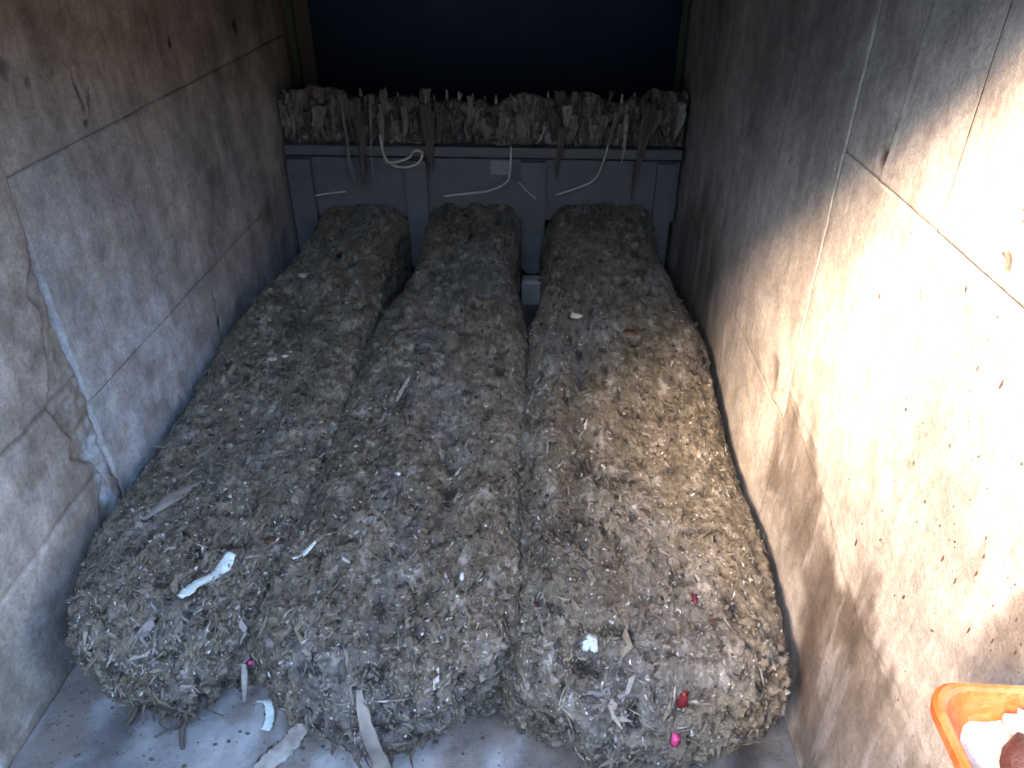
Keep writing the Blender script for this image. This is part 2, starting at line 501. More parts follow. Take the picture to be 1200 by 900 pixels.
def right_relief(Y, Z):
    d = 0.006 * fbm(Y * 2.3, Z * 2.3, Y * 0, 3, 100) + 0.0022 * fbm(Y * 14, Z * 14, Y * 0, 4, 101)
    d = d - 0.009 * blobs(Y, Z, RIGHT_MARKS)
    # thin raised fins left by the formwork
    for (ya, za, yb, zb, h) in [(2.26, 0.50, 2.22, 0.20, 0.004), (1.36, 1.9, 1.40, 1.25, 0.003)]:
        t = np.clip((Z - za) / (zb - za), 0, 1)
        yy = ya + (yb - ya) * t
        d = d + h * np.exp(-((Y - yy) / 0.005) ** 2) * ((Z - za) * (Z - zb) < 0)
    d = d + 0.004 * np.exp(-((Z - 0.667) / 0.005) ** 2) * sstep(1.33, 1.37, Y) * (1 - sstep(1.60, 1.63, Y))
    # spalled lip at the old patch
    d = d - 0.003 * poly_mask(Y + 0.02 * fbm(Y * 20, Z * 20, Y * 0, 3, 102), Z, RIGHT_STAIN, 0.006) * sstep(0.30, 0.45, Z)
    return d

RIGHT_STAIN = [(1.70, 0.60), (1.60, 0.645), (1.482, 0.62), (1.234, 0.60), (1.117, 0.552), (0.969, 0.525), (0.829, 0.566), (0.683, 0.559), (0.60, 0.3),
               (0.80, 0.0), (1.05, 0.0), (1.184, 0.28), (1.338, 0.319), (1.616, 0.263), (1.64, 0.431)]
RIGHT_STAIN2 = [(0.737, 0.777), (0.741, 0.855), (0.709, 0.943), (0.67, 0.932), (0.628, 0.86), (0.65, 0.72), (0.702, 0.746)]
RIGHT_GRIME = [(3.088, 0.641), (2.75, 0.78), (2.50, 0.72), (2.40, 0.537), (2.30, 0.15), (2.616, 0.05), (3.3, 0.05), (3.3, 0.5)]

def right_col(Y, Z):
    n1 = fbm(Y * 2.2, Z * 2.2, Y * 0, 5, 110); n2 = fbm(Y * 11, Z * 11, Y * 0, 4, 111)
    run = fbm(Y * 18, Z * 2.0, Y * 0, 4, 112)
    c = np.array([0.410, 0.375, 0.340]) * (1 + 0.40 * n1 + 0.25 * n2 + 0.2 * run)[..., None]
    n6 = fbm(Y * 5, Z * 3.5, Y * 0, 5, 117)
    st = poly_mask(Y + 0.10 * n6 + 0.05 * n2 + 0.05 * run, Z + 0.14 * n6 + 0.10 * run + 0.05 * n2, RIGHT_STAIN, 0.04)
    st = np.maximum(st, 0.8 * poly_mask(Y + 0.04 * n2, Z + 0.06 * run, RIGHT_STAIN2, 0.03))
    st = (st * (0.72 + 0.55 * fbm(Y * 9, Z * 4, Y * 0 + 4, 4, 113)))[..., None].clip(0, 1)
    c = c * (1 - st) + np.array([0.105, 0.083, 0.068]) * st
    # pale runs through the stain
    pr = (sstep(0.18, 0.4, fbm(Y * 24, Z * 3.2, Y * 0 + 7, 4, 114)) * (1 - sstep(0.5, 0.62, Z)))[..., None] * 0.45
    c = c * (1 - pr) + np.array([0.40, 0.385, 0.38]) * pr
    gr = (poly_mask(Y + 0.1 * n2, Z + 0.14 * run, RIGHT_GRIME, 0.10) * (0.7 + 0.6 * run))[..., None].clip(0, 1)
    c = c * (1 - 0.8 * gr) + np.array([0.07, 0.06, 0.052]) * 0.8 * gr
    dk = blobs(Y, Z, RIGHT_MARKS)[..., None]
    c = c * (1 - dk) + np.array([0.05, 0.032, 0.022]) * dk
    return c

lw = empty('concrete_wall', (XL, 1.6, 0))
tag(lw, 'grey brown concrete chute wall on the left with pale bluish patch and ragged mortar joint', 'wall')
def wp(parent, *a, **k):
    return local(panel(parent, *a, **k), parent)
S = 0.0065
wp(lw, 'cast_panel', XL, 1, 1.6105, 3.70, 0.0, 0.5495, S, 0.000, left_col, left_relief, 1, edge=0.002)
wp(lw, 'cast_panel', XL, 1, 1.6105, 3.70, 0.5505, 1.1590, S, 0.002, left_col, left_relief, 2, edge=0.0025)
wp(lw, 'cast_panel', XL, 1, 1.6105, 3.70, 1.1605, 1.74, S, 0.001, left_col, left_relief, 3, edge=0.006)
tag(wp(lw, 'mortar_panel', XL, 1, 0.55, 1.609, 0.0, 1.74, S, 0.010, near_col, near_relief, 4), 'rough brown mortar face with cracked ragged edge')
x0, x1 = XL - 0.40, XL - 0.055
prof = [(-2.6, 0.0), (YB, 0.0), (YB, 2.22), (0.05, 2.22), (-2.6, 3.06)]   # unseen wing wall added; its rising top shapes the sun patch
Vc = [(x, y, z) for x in (x0, x1) for y, z in prof]
n = len(prof)
Fc = [tuple(range(n)), tuple(range(2 * n - 1, n - 1, -1))] + [(i, n + i, n + (i + 1) % n, (i + 1) % n) for i in range(n)]
local(mesh_obj('wall_core', Vc, Fc, M['core'], smooth=False), lw)

rw = empty('concrete_wall', (XR, 1.6, 0))
tag(rw, 'sunlit beige concrete chute wall on the right with dark damp stains', 'wall')
for k, (ya, yb, za, zb, offs) in enumerate([(0.60, 1.6025, 0.0, 1.2493, 0.002), (0.60, 1.1595, 1.2507, 1.74, 0.004), (1.1605, 1.6025, 1.2507, 1.74, 0.001),
                                            (1.6035, 3.70, 0.0, 0.5595, 0.001), (1.6035, 3.70, 0.5605, 1.74, 0.003)]):
    wp(rw, 'cast_panel', XR, -1, ya, yb, za, zb, S, offs, right_col, right_relief, 10 + k, edge=0.002)
local(box('wall_core', XR + 0.055, XR + 0.40, 0.60, YB, 0.0, 2.098, M['core']), rw)

# dried splashes stuck to the sunny wall
def lump_vf(c, r, seed, squash=(1, 1, 1), rings=5, segs=8, amp=0.35):
    rg = np.random.default_rng(seed)
    V = [(c[0], c[1], c[2] + r * squash[2])]
    for i in range(1, rings):
        a = math.pi * i / rings
        for j in range(segs):
            b = 2 * math.pi * j / segs
            q = r * (1 + amp * (rg.random() - 0.5) * 2)
            V.append((c[0] + q * squash[0] * math.sin(a) * math.cos(b), c[1] + q * squash[1] * math.sin(a) * math.sin(b), c[2] + q * squash[2] * math.cos(a)))
    V.append((c[0], c[1], c[2] - r * squash[2]))
    F = []
    for j in range(segs):
        F.append((0, 1 + j, 1 + (j + 1) % segs))
    for i in range(rings - 2):
        for j in range(segs):
            a0 = 1 + i * segs + j; a1 = 1 + i * segs + (j + 1) % segs
            F.append((a0, a0 + segs, a1 + segs, a1))
    n = len(V) - 1
    for j in range(segs):
        F.append((n, 1 + (rings - 2) * segs + (j + 1) % segs, 1 + (rings - 2) * segs + j))
    return V, F

def join(parts):
    V = []; F = []
    for v, f in parts:
        o = len(V)
        V += [tuple(p) for p in v]
        F += [tuple(i + o for i in q) for q in f]
    return V, F

parts = []
rs = random.Random(5)
while len(parts) < 150:
    y = rs.uniform(0.62, 1.45); z = rs.uniform(0.45, 1.40)
    if rs.random() > math.exp(-((y - 0.85) / 0.28) ** 2 - ((z - 0.95) / 0.25) ** 2): continue
    r = rs.choice([0.0008, 0.0010, 0.0013, 0.0016, 0.0024]) * rs.uniform(0.7, 1.2)
    el = rs.choice([1.0, 1.3, 2.2, 3.5])
    parts.append(lump_vf((XR - 0.003 - 0.006 * 0.2, y, z), r, len(parts), (0.45, 0.8, el), 4, 6))
sp = mesh_obj('splash', *join(parts), M['leaf']); tag(sp, 'dark dried splashes peppered over the sunlit concrete', kind='stuff'); local(sp, rw)

# ------------------------------------------------------------------ the press at the back: face plate, posts, comb
pr = empty('screenings_press', (0, 3.42, 0))
tag(pr, 'grey steel press face with posts between three outlets behind the waste logs', 'machine')
local(box('face_plate', XL + 0.02, XR - 0.02, 3.42, 3.45, 0.40, 0.685, M['steel'], bevel=0.004), pr)
local(box('ledge', XL + 0.02, XR - 0.02, 3.39, 3.47, 0.70, 0.745, M['steel'], bevel=0.005), pr)
local(box('groove_shade_strip', XL + 0.02, XR - 0.02, 3.44, 3.46, 0.683, 0.702, M['black']), pr)  # black strip standing in for the shade under the ledge
for (xa, xb) in ((XL + 0.02, -1.09), (-0.655, -0.555), (-0.120, -0.008), (0.495, 0.575)):
    # flat post with a rounded lower end
    xc, hw = (xa + xb) / 2, (xb - xa) / 2
    V = []; n = 10
    for yy in (3.385, 3.416):
        V += [(xa, yy, 0.682), (xb, yy, 0.682)]
        V += [(xc + hw * math.cos(math.pi * i / n), yy, 0.19 - hw * math.sin(math.pi * i / n)) for i in range(n + 1)]
    m = n + 3
    F = [tuple(range(m))[::-1], tuple(range(m, 2 * m))] + [(i, (i + 1) % m, m + (i + 1) % m, m + i) for i in range(m)]
    local(mesh_obj('post', V, F, M['steel'], smooth=False), pr)
    local(box('post_foot', xa + 0.006, xb - 0.006, 3.30, 3.38, 0.0, 0.135, M['steel_foot'], bevel=0.012), pr)
local(box('tag_plate', -0.262, -0.172, 3.414, 3.419, 0.615, 0.68, M['steel_light'], bevel=0.001), pr)
local(box('chamber_shade', XL + 0.02, XR - 0.02, 3.60, 3.62, 0.0, 0.45, M['black']), pr)  # black sheet in place of the dark inside the outlets

cb = empty('rake_comb', (0, 3.44, 0.72))
tag(cb, 'steel comb with upright teeth clogged by rags above the press face', 'comb')
local(box('comb_bar', XL + 0.03, XR - 0.03, 3.478, 3.52, 0.72, 0.80, M['steel'], bevel=0.004), cb)
tooth_me = None
for i in range(33):
    x = XL + 0.045 + i * 0.0555 + random.uniform(-0.006, 0.006)
    zt = random.uniform(0.945, 0.98)
    V = [(x - 0.007, 3.485, 0.745), (x + 0.007, 3.485, 0.745), (x + 0.007, 3.50, 0.745), (x - 0.007, 3.50, 0.745),
         (x - 0.006, 3.478, zt - 0.03), (x + 0.006, 3.478, zt - 0.03), (x + 0.006, 3.495, zt - 0.03), (x - 0.006, 3.495, zt - 0.03),
         (x - 0.003, 3.472, zt), (x + 0.003, 3.472, zt), (x + 0.003, 3.478, zt), (x - 0.003, 3.478, zt)]
    F = [(0, 1, 5, 4), (1, 2, 6, 5), (2, 3, 7, 6), (3, 0, 4, 7), (4, 5, 9, 8), (5, 6, 10, 9), (6, 7, 11, 10), (7, 4, 8, 11), (8, 9, 10, 11), (0, 3, 2, 1)]
    local(mesh_obj('tooth', V, F, M['tooth'], smooth=False), cb)

# clogged mat of debris between the teeth
mx = axis([(XL + 0.012, XR - 0.012, 0.008)]); mz = axis([(0.735, 0.975, 0.008)])
Xm, Zm = np.meshgrid(mx, mz, indexing='ij')
nn = fbm(Xm * 22, Zm * 7, Xm * 0, 4, 130)
Ym = 3.452 - 0.040 * nn - 0.045 * fbm(Xm * 60, Zm * 18, Xm * 0, 3, 131)
top = 0.945 + 0.075 * fbm(Xm * 7, Xm * 0, Xm * 0, 4, 132)
Zm2 = 0.735 + (Zm - 0.735) / 0.24 * (top - 0.735)
cm = np.array([0.12, 0.10, 0.088]) * (1 + 0.9 * fbm(Xm * 30, Zm * 9, Xm * 0, 4, 133))[..., None]
cm = np.clip(cm, 0.02, 0.5)
f1 = np.stack([Xm, Ym, Zm2], -1).reshape(-1, 3); f2 = np.stack([Xm, Ym * 0 + 3.475, Zm2], -1).reshape(-1, 3)
nu, nv = Xm.shape
Fm = np.vstack([grid_faces(nu, nv, True), grid_faces(nu, nv) + nu * nv,
                np.stack([np.arange(nu - 1) * nv + nv - 1, (np.arange(nu - 1) + 1) * nv + nv - 1, (np.arange(nu - 1) + 1) * nv + nv - 1 + nu * nv, np.arange(nu - 1) * nv + nv - 1 + nu * nv], 1)])
mt = mesh_obj('matted_debris', np.vstack([f1, f2]), Fm, M['flake'], cols=np.vstack([cm.reshape(-1, 3)] * 2))
tag(mt, 'brown matted rags and fibre filling the comb teeth', 'debris', kind='stuff')

# rags hanging in the comb
def rag(x, zt, ln, w, mat, seed, sway=0.02, y=3.43):
    """a hanging scrap of cloth: folded sheet with a ragged lower edge, 2.5 mm thick"""
    rr = random.Random(seed)
    nu, nt_ = 7, 13
    ph, ph2 = rr.uniform(0, 6), rr.uniform(0, 6)
    lean = rr.uniform(-0.12, 0.12)
    k = rr.uniform(4, 9); fold = min(0.012, 0.22 * w)
    rag_end = [rr.uniform(0.72, 1.0) for _ in range(nu)]
    wrow = [rr.uniform(0.75, 1.15) for _ in range(nt_)]
    front = []
    for a in range(nt_):
        for b in range(nu):
            u = b / (nu - 1) - 0.5
            t = a / (nt_ - 1) * rag_end[b]
            z = zt - ln * t
            ww = w * (0.75 + 0.35 * math.sin(3 * t + ph)) * wrow[a] * (1 - 0.35 * t * t)
            xx = x + u * ww + lean * ln * t + sway * math.sin(4 * t + ph) * t
            yy = y - 0.014 * math.sin(t * 2.5 + ph2) - fold * math.sin(k * u * 2 + ph + 1.5 * t) + rr.uniform(-0.0015, 0.0015)
            if z < 0.752: yy = min(yy, 3.368 + fold * math.sin(k * u * 2 + ph))
            front.append((min(max(xx, XL + 0.012), XR - 0.012), yy, z))
    V = front + [(p[0], p[1] + 0.0025, p[2]) for p in front]
    n = nu * nt_
    F = []
    for a in range(nt_ - 1):
        for b in range(nu - 1):
            q = a * nu + b
            F.append((q, q + nu, q + nu + 1, q + 1)); F.append((n + q, n + q + 1, n + q + nu + 1, n + q + nu))
    ring = [b for b in range(nu)] + [a * nu + nu - 1 for a in range(1, nt_)] + [(nt_ - 1) * nu + b for b in range(nu - 2, -1, -1)] + [a * nu for a in range(nt_ - 2, 0, -1)]
    for i in range(len(ring)):
        p, q = ring[i], ring[(i + 1) % len(ring)]
        F.append((p, q, n + q, n + p))
    return V, F

rr = random.Random(3)
ORD = ['leftmost', 'second', 'third', 'fourth', 'fifth', 'sixth', 'seventh', 'eighth', 'ninth', 'tenth', 'eleventh', 'twelfth']
ZONES = [(-1.09, 'beside the left wall'), (-0.875, 'over the left half of the left log'), (-0.65, 'over the right half of the left log'), (-0.555, 'over the gap right of the left log'),
         (-0.33, 'over the left half of the middle log'), (-0.108, 'over the right half of the middle log'), (-0.02, 'over the gap left of the right log'),
         (0.24, 'over the left half of the right log'), (0.50, 'over the right half of the right log'), (9, 'beside the right wall')]
seen = {}
for i in range(92):
    x = XL + 0.03 + (XR - XL - 0.06) * (i + rr.uniform(-0.3, 0.3)) / 91
    zt = min(0.985, rr.uniform(0.80, 0.965) + 0.05 * math.sin(x * 9 + 1.3 * math.sin(x * 23))); ln = rr.uniform(0.06, 0.24); w = rr.choice([0.012, 0.018, 0.03, 0.045, 0.06]) * rr.uniform(0.8, 1.2)
    m = rr.choice(['rag', 'rag', 'rag_dark', 'rag_dark', 'rag_dark', 'rag', 'rag_dark', 'rag_light'])
    if x < -0.95: m = rr.choice(['rag_dark', 'rag_dark', 'rag'])
    o = mesh_obj('rag', *rag(x, zt, min(ln, zt - 0.754), w, M[m], i), M[m])
    look = {'rag': 'grey brown', 'rag_dark': 'dark brown', 'rag_light': 'pale'}[m]
    zone = next(t for q, t in ZONES if x < q)
    key = (look, zone); seen[key] = seen.get(key, 0) + 1
    tag(o, '%s %s rag in the comb %s' % (ORD[seen[key] - 1], look, zone), 'rag', 'rags caught in the comb')
for (x, zt, ln, w, m, lab) in [(-0.905, 0.96, 0.40, 0.030, 'rag', 'long pale brown rag hanging below the comb ledge, leftmost of the long ones'),
                               (-0.845, 0.95, 0.47, 0.034, 'rag_dark', 'long dark brown rag reaching down to the left waste log'),
                               (-0.785, 0.93, 0.42, 0.018, 'rag', 'thin grey rag tail hanging above the left waste log'),
                               (-0.735, 0.93, 0.36, 0.026, 'rag', 'grey rag beside the knotted pale cord loop'),
                               (0.335, 0.90, 0.27, 0.016, 'rag_light', 'narrow pale rag hanging over the ledge above the right log'),
                               (0.43, 0.95, 0.44, 0.050, 'rag_dark', 'broad dark rag hanging down right end of press face'),
                               (-0.545, 0.93, 0.33, 0.055, 'rag_dark', 'broad dark rag hanging over the ledge right of the cord loop'),
                               (0.06, 0.84, 0.24, 0.045, 'rag_dark', 'dark ragged clump hanging on the press face by the cord')]:
    o = mesh_obj('rag', *rag(x, zt, ln, w, M[m], int(abs(x) * 1000), y=3.385, sway=0.012), M[m]); tag(o, lab, 'rag')

def cord(pts, w, lab, mat='cord', n=26):
    V, F = ribbon_vf(spline(pts, n), w, w, (0, 1, 0.3))
    return tag(mesh_obj('cord', V, F, M[mat]), lab, 'cord')
yc = 3.372
cord([(-0.75, yc, 0.80), (-0.735, yc, 0.70), (-0.70, yc, 0.665), (-0.64, yc - 0.01, 0.66), (-0.58, yc - 0.012, 0.685), (-0.565, yc, 0.725), (-0.60, yc - 0.01, 0.735), (-0.625, yc - 0.012, 0.705), (-0.68, yc - 0.012, 0.685), (-0.735, yc, 0.675)], 0.013,
     'pale cord knotted in a loop below the comb ledge')
cord([(-0.165, yc, 0.76), (-0.168, yc - 0.012, 0.66), (-0.185, yc - 0.012, 0.60), (-0.26, yc - 0.014, 0.56), (-0.36, yc - 0.016, 0.545), (-0.48, yc - 0.016, 0.53)], 0.011,
     'pale cord curving down beside the small tag plate')
cord([(0.265, yc, 0.77), (0.245, yc - 0.012, 0.69), (0.21, yc - 0.012, 0.615), (0.13, yc - 0.014, 0.575), (0.04, yc - 0.016, 0.545)], 0.009,
     'thin cord sweeping left above the right waste log')
cord([(-0.13, yc - 0.01, 0.60), (-0.09, yc - 0.014, 0.56), (-0.05, yc - 0.016, 0.525)], 0.008, 'short cord end by the middle post')
cord([(-1.08, yc - 0.01, 0.52), (-1.0, yc - 0.016, 0.535), (-0.93, yc - 0.018, 0.545)], 0.008, 'faint cord end at far left of press face')

# dark sheet in place of the shaded void behind the comb; edge rails
hp = tag(box('void_backdrop', XL - 0.05, XR + 0.05, 4.3, 4.4, 0.0, 1.748, M['void_blue']), 'dark blue sheet standing in for the shaded void behind the comb', 'void_backdrop')
for (x, lab) in ((XL + 0.028, 'green edge rail at the left back corner'), (XR - 0.028, 'green edge rail at the right back corner')):
    o = tag(box('edge_rail', x - 0.014, x + 0.014, 3.715, 3.76, 0.0, 1.748, M['green'], bevel=0.003), lab, 'rail')

# ------------------------------------------------------------------ the three logs of compacted screenings
def sp_pow(c, p): return np.sign(c) * np.abs(c) ** p

class Log:
    def __init__(self, xb0, xb1, xf0, xf1, yf, hb, hf, seed, n_exp=6.0):
        self.b = (xb0, xb1); self.f = (xf0, xf1); self.yf = yf; self.hb = hb; self.hf = hf; self.seed = seed; self.n = n_exp
        self.y0 = 3.41
    def build(self):
        s = self.seed
        # stations: straight run then the rounded end
        L = 0.22
        ys = axis([(0, 1.2, 0.009), (1.2, self.y0 - self.yf - L, 0.0065)])     # distance from the back
        nst = len(ys)
        ncap = 76
        capn = 3.4
        def even(px, py, n):
            ll = np.concatenate([[0], np.cumsum(np.hypot(np.diff(px), np.diff(py)))])
            q = np.linspace(0, ll[-1], n)
            return np.interp(q, ll, px), np.interp(q, ll, py)
        tt = np.linspace(0, math.pi / 2, 4000)
        py_, ps_ = even(L * np.sin(tt) ** (2 / capn), 0.3 * np.abs(np.cos(tt)) ** (2 / capn), ncap + 1)
        cy = (self.y0 - self.yf - L) + py_[1:]
        cs = ps_[1:] / 0.3
        cs[-1] = 0.0
        dist = np.concatenate([ys, cy]); scl = np.concatenate([np.ones(nst), cs])
        y = self.y0 - dist
        na = 310
        a = np.linspace(math.pi, 0, na)
        T = sstep(0.42, 1.15, dist)                                       # squeezed sideways after the outlet
        x0 = self.b[0] + (self.f[0] - self.b[0]) * T; x1 = self.b[1] + (self.f[1] - self.b[1]) * T
        h = self.hb + (self.hf - self.hb) * sstep(0.1, 1.7, dist)
        fr = 1 - sstep(1.0, 1.55, y)
        x0 = x0 + self.tuck[0] * fr; x1 = x1 - self.tuck[1] * fr
        xc = (x0 + x1) / 2; w = (x1 - x0) / 2
        p = 2 / self.n
        tt = np.linspace(math.pi, 0, 6000)
        cx_, sz_ = even(sp_pow(np.cos(tt), p), np.abs(np.sin(tt)) ** p, na)
        CX, SC = np.meshgrid(cx_, scl); SZ, _ = np.meshgrid(sz_, scl); XC = xc[:, None]; W = w[:, None]; Hh = h[:, None]
        cx, sz = CX, SZ
        Xp = XC + W * cx * (0.25 + 0.75 * SC) * np.where(SC < 1e-6, 1, 1)
        Zp = Hh * sz * SC
        Yp = np.repeat(y[:, None], na, 1)
        # front: bottom tucks under
        cap = sstep(self.y0 - self.yf - L - 0.1, self.y0 - self.yf, dist)[:, None]
        low = np.clip(1 - Zp / (0.55 * Hh), 0, 1)
        Yp = Yp + cap * 0.055 * low ** 1.5
        Xp = XC + (Xp - XC) * (1 - 0.04 * low)
        # plan of the end: corners fall back
        Yp = Yp + cap * 0.09 * np.abs(cx) ** 4
        P = np.stack([Xp, Yp, Zp], -1)
        # normals of the smooth form
        du = np.gradient(P, axis=0); dv = np.gradient(P, axis=1)
        N = np.cross(dv, du); ln = np.linalg.norm(N, axis=-1, keepdims=True)
        N = N / np.maximum(ln, 1e-9)
        N[ln[..., 0] < 1e-9] = (0, -1, 0)
        if N[nst // 2, na // 2, 2] < 0: N = -N
        X, Y, Z = P[..., 0], P[..., 1], P[..., 2]
        capm = np.broadcast_to(cap, X.shape)
        d = 0.030 * fbm(X * 4, Y * 2.2, Z * 4, 3, s)                                       # slumps
        d = d + 0.016 * fbm(X * 15, Y * 4.0, Z * 15, 3, s + 5)                             # extrusion furrows
        b1 = 1 - np.abs(vnoise(X * 26 + 0.6 * vnoise(X * 9, Y * 9, Z * 9, 3), Y * 15, Z * 26, s + 9))
        d = d + (0.011 + 0.014 * capm) * (b1 - 0.55)
        b2 = fbm(X * 62, Y * 40, Z * 62, 3, s + 12)
        d = d + (0.006 + 0.009 * capm) * b2
        d = d + 0.004 * vnoise(X * 150, Y * 110, Z * 150, s + 15)
        # pits
        pit = np.maximum(sstep(0.55, 0.8, vnoise(X * 24, Y * 19, Z * 24, s + 19)), sstep(0.5, 0.8, vnoise(X * 52, Y * 40, Z * 52, s + 20)))
        d = d - 0.019 * pit
        if hasattr(self, 'extra'): d = d + self.extra(X, Y, Z)
        keep = sstep(0.0, 0.05, Z)                                                         # do not dig into the floor
        P = P + N * (d * (0.35 + 0.65 * keep))[..., None]
        P[..., 2] = np.maximum(P[..., 2], 0.002)
        P[..., 0] = np.clip(P[..., 0], XL + 0.022, XR - 0.022)
        # colour of the stuff itself, with shade painted into the pits
        t1 = fbm(X * 3.5, Y * 2.2, Z * 3.5, 4, s + 30); t2 = fbm(X * 28, Y * 16, Z * 28, 4, s + 31); t3 = vnoise(X * 110, Y * 80, Z * 110, s + 33)
        c = np.array([0.172, 0.148, 0.108]) * (1 + 0.45 * t1 + 0.75 * t2 + 0.45 * t3)[..., None]
        bl = sstep(0.05, 0.40, fbm(X * 5, Y * 2.2, Z * 5 + 4, 4, s + 34))[..., None]
        c = c * (1 - 0.6 * bl) + (np.array([0.165, 0.163, 0.158]) * (1 + 0.7 * t2)[..., None]) * 0.6 * bl
        wt = sstep(0.28, 0.5, t2 + 0.2 * t3)[..., None]
        c = c * (1 - 0.55 * wt) + np.array([0.42, 0.40, 0.36]) * 0.55 * wt
        c = c * (1 - 0.7 * pit[..., None])  # pits darkened in the colour, as shade in the holes
        c = np.clip(c, 0.01, 0.65)
        self.P, self.N, self.C, self.nst = P, N, c, nst
        du = np.gradient(P, axis=0); dv = np.gradient(P, axis=1)
        Nn = np.cross(dv, du); Nn /= np.maximum(np.linalg.norm(Nn, axis=-1, keepdims=True), 1e-9)
        if (Nn * N).sum() < 0: Nn = -Nn
        self.Nn = Nn
        self.area = np.linalg.norm(np.cross(dv, du), axis=-1)
        F = grid_faces(P.shape[0], P.shape[1])
        return P.reshape(-1, 3), F, c.reshape(-1, 3)
    def top(self, x, y, z_min=0.1):
        """surface point under a plan position"""
        d = (self.P[..., 0] - x) ** 2 + (self.P[..., 1] - y) ** 2 + 10 * (self.P[..., 2] < z_min)
        i = np.unravel_index(np.argmin(d), d.shape)
        n = Vector(self.N[i])
        return Vector(self.P[i]), n
    def flakes(self, n, size, palette, seed, tilt=0.5, stretch=(1, 2.2), curl=0.35, lift=0.0015, bias=None, ymax=3.3, along=1.5):
        """little wet scraps lying on the surface: each a bent 2x3 patch"""
        rg = np.random.default_rng(seed)
        w = self.area.copy()
        w[self.P[..., 2] < 0.03] = 0
        w[self.P[..., 1] > ymax] = 0
        w = w * (0.6 + 1.2 * (1 - sstep(1.2, 2.8, self.P[..., 1])))
        if bias is not None: w = w * bias(self.P[..., 0], self.P[..., 1], self.P[..., 2])
        w = w.ravel() / w.sum()
        idx = rg.choice(len(w), n, p=w)
        P = self.P.reshape(-1, 3)[idx] + rg.normal(0, 0.002, (n, 3))
        N = self.Nn.reshape(-1, 3)[idx] * 0.55 + self.N.reshape(-1, 3)[idx] * 0.45 + rg.normal(0, tilt * 0.45, (n, 3))
        N /= np.linalg.norm(N, axis=1, keepdims=True)
        r = rg.normal(0, 1, (n, 3)); r[:, 1] *= along
        U = r - N * (r * N).sum(1, keepdims=True); U /= np.linalg.norm(U, axis=1, keepdims=True)
        Vv = np.cross(N, U)
        sz = np.minimum(np.exp(rg.normal(math.log(size), 0.45, n)), 2.2 * size)[:, None]
        st = rg.uniform(*stretch, n)[:, None]
        a = sz * np.sqrt(st); b = sz / np.sqrt(st)
        k = rg.uniform(-curl, curl, n)[:, None] * a
        bend = rg.normal(0, 0.35, n)[:, None] * a
        P = P + N * (lift + 0.15 * np.abs(k))
        rows = []
        for ti, t in enumerate((-0.5, 0.0, 0.5)):
            wv = b * rg.uniform(0.35, 1.0, (n, 1)) * (1.0 if ti == 1 else 0.75)
            cen = P + U * a * t + Vv * bend * (t * t * 2 - 0.25) + N * (k * (0.25 - t * t) * 2)
            sk = rg.uniform(-0.25, 0.25, (n, 1)) * a
            rows.append(cen - Vv * wv * 0.5 + U * sk + N * rg.normal(0, 0.12, (n, 1)) * b)
            rows.append(cen + Vv * wv * 0.5 - U * sk + N * rg.normal(0, 0.12, (n, 1)) * b)
        V = np.stack(rows, 1).reshape(-1, 3)
        o = (np.arange(n) * 6)[:, None]
        F = np.concatenate([o + np.array([[0, 1, 3, 2]]), o + np.array([[2, 3, 5, 4]])], 0)
        pal = np.array([c for c, _ in palette]); pw = np.array([q for _, q in palette], float); pw /= pw.sum()
        C = pal[rg.choice(len(pal), n, p=pw)] * rg.uniform(0.7, 1.25, (n, 1))
        # scraps soak up the colour of what they lie in
        mixk = 0.85 if palette is not PALE else 0.6
        C = mixk * C + (1 - mixk) * self.C.reshape(-1, 3)[idx]
        C = np.repeat(C, 6, 0)
        V[:, 2] = np.maximum(V[:, 2], 0.004)
        V[:, 0] = np.clip(V[:, 0], XL + 0.016, XR - 0.016)
        return V, F, C

PALE = [((0.25, 0.222, 0.170), 5), ((0.18, 0.157, 0.115), 6), ((0.34, 0.32, 0.275), 1.8), ((0.21, 0.212, 0.210), 3), ((0.13, 0.110, 0.083), 3.5),
        ((0.21, 0.178, 0.105), 2.5), ((0.075, 0.062, 0.048), 1.5), ((0.60, 0.59, 0.57), 1.1)]
DARK = [((0.022, 0.018, 0.016), 6), ((0.05, 0.03, 0.02), 4), ((0.03, 0.03, 0.04), 3), ((0.07, 0.035, 0.03), 1)]
BRIGHT = [((0.62, 0.62, 0.60), 5), ((0.52, 0.58, 0.60), 2), ((0.58, 0.52, 0.44), 2)]

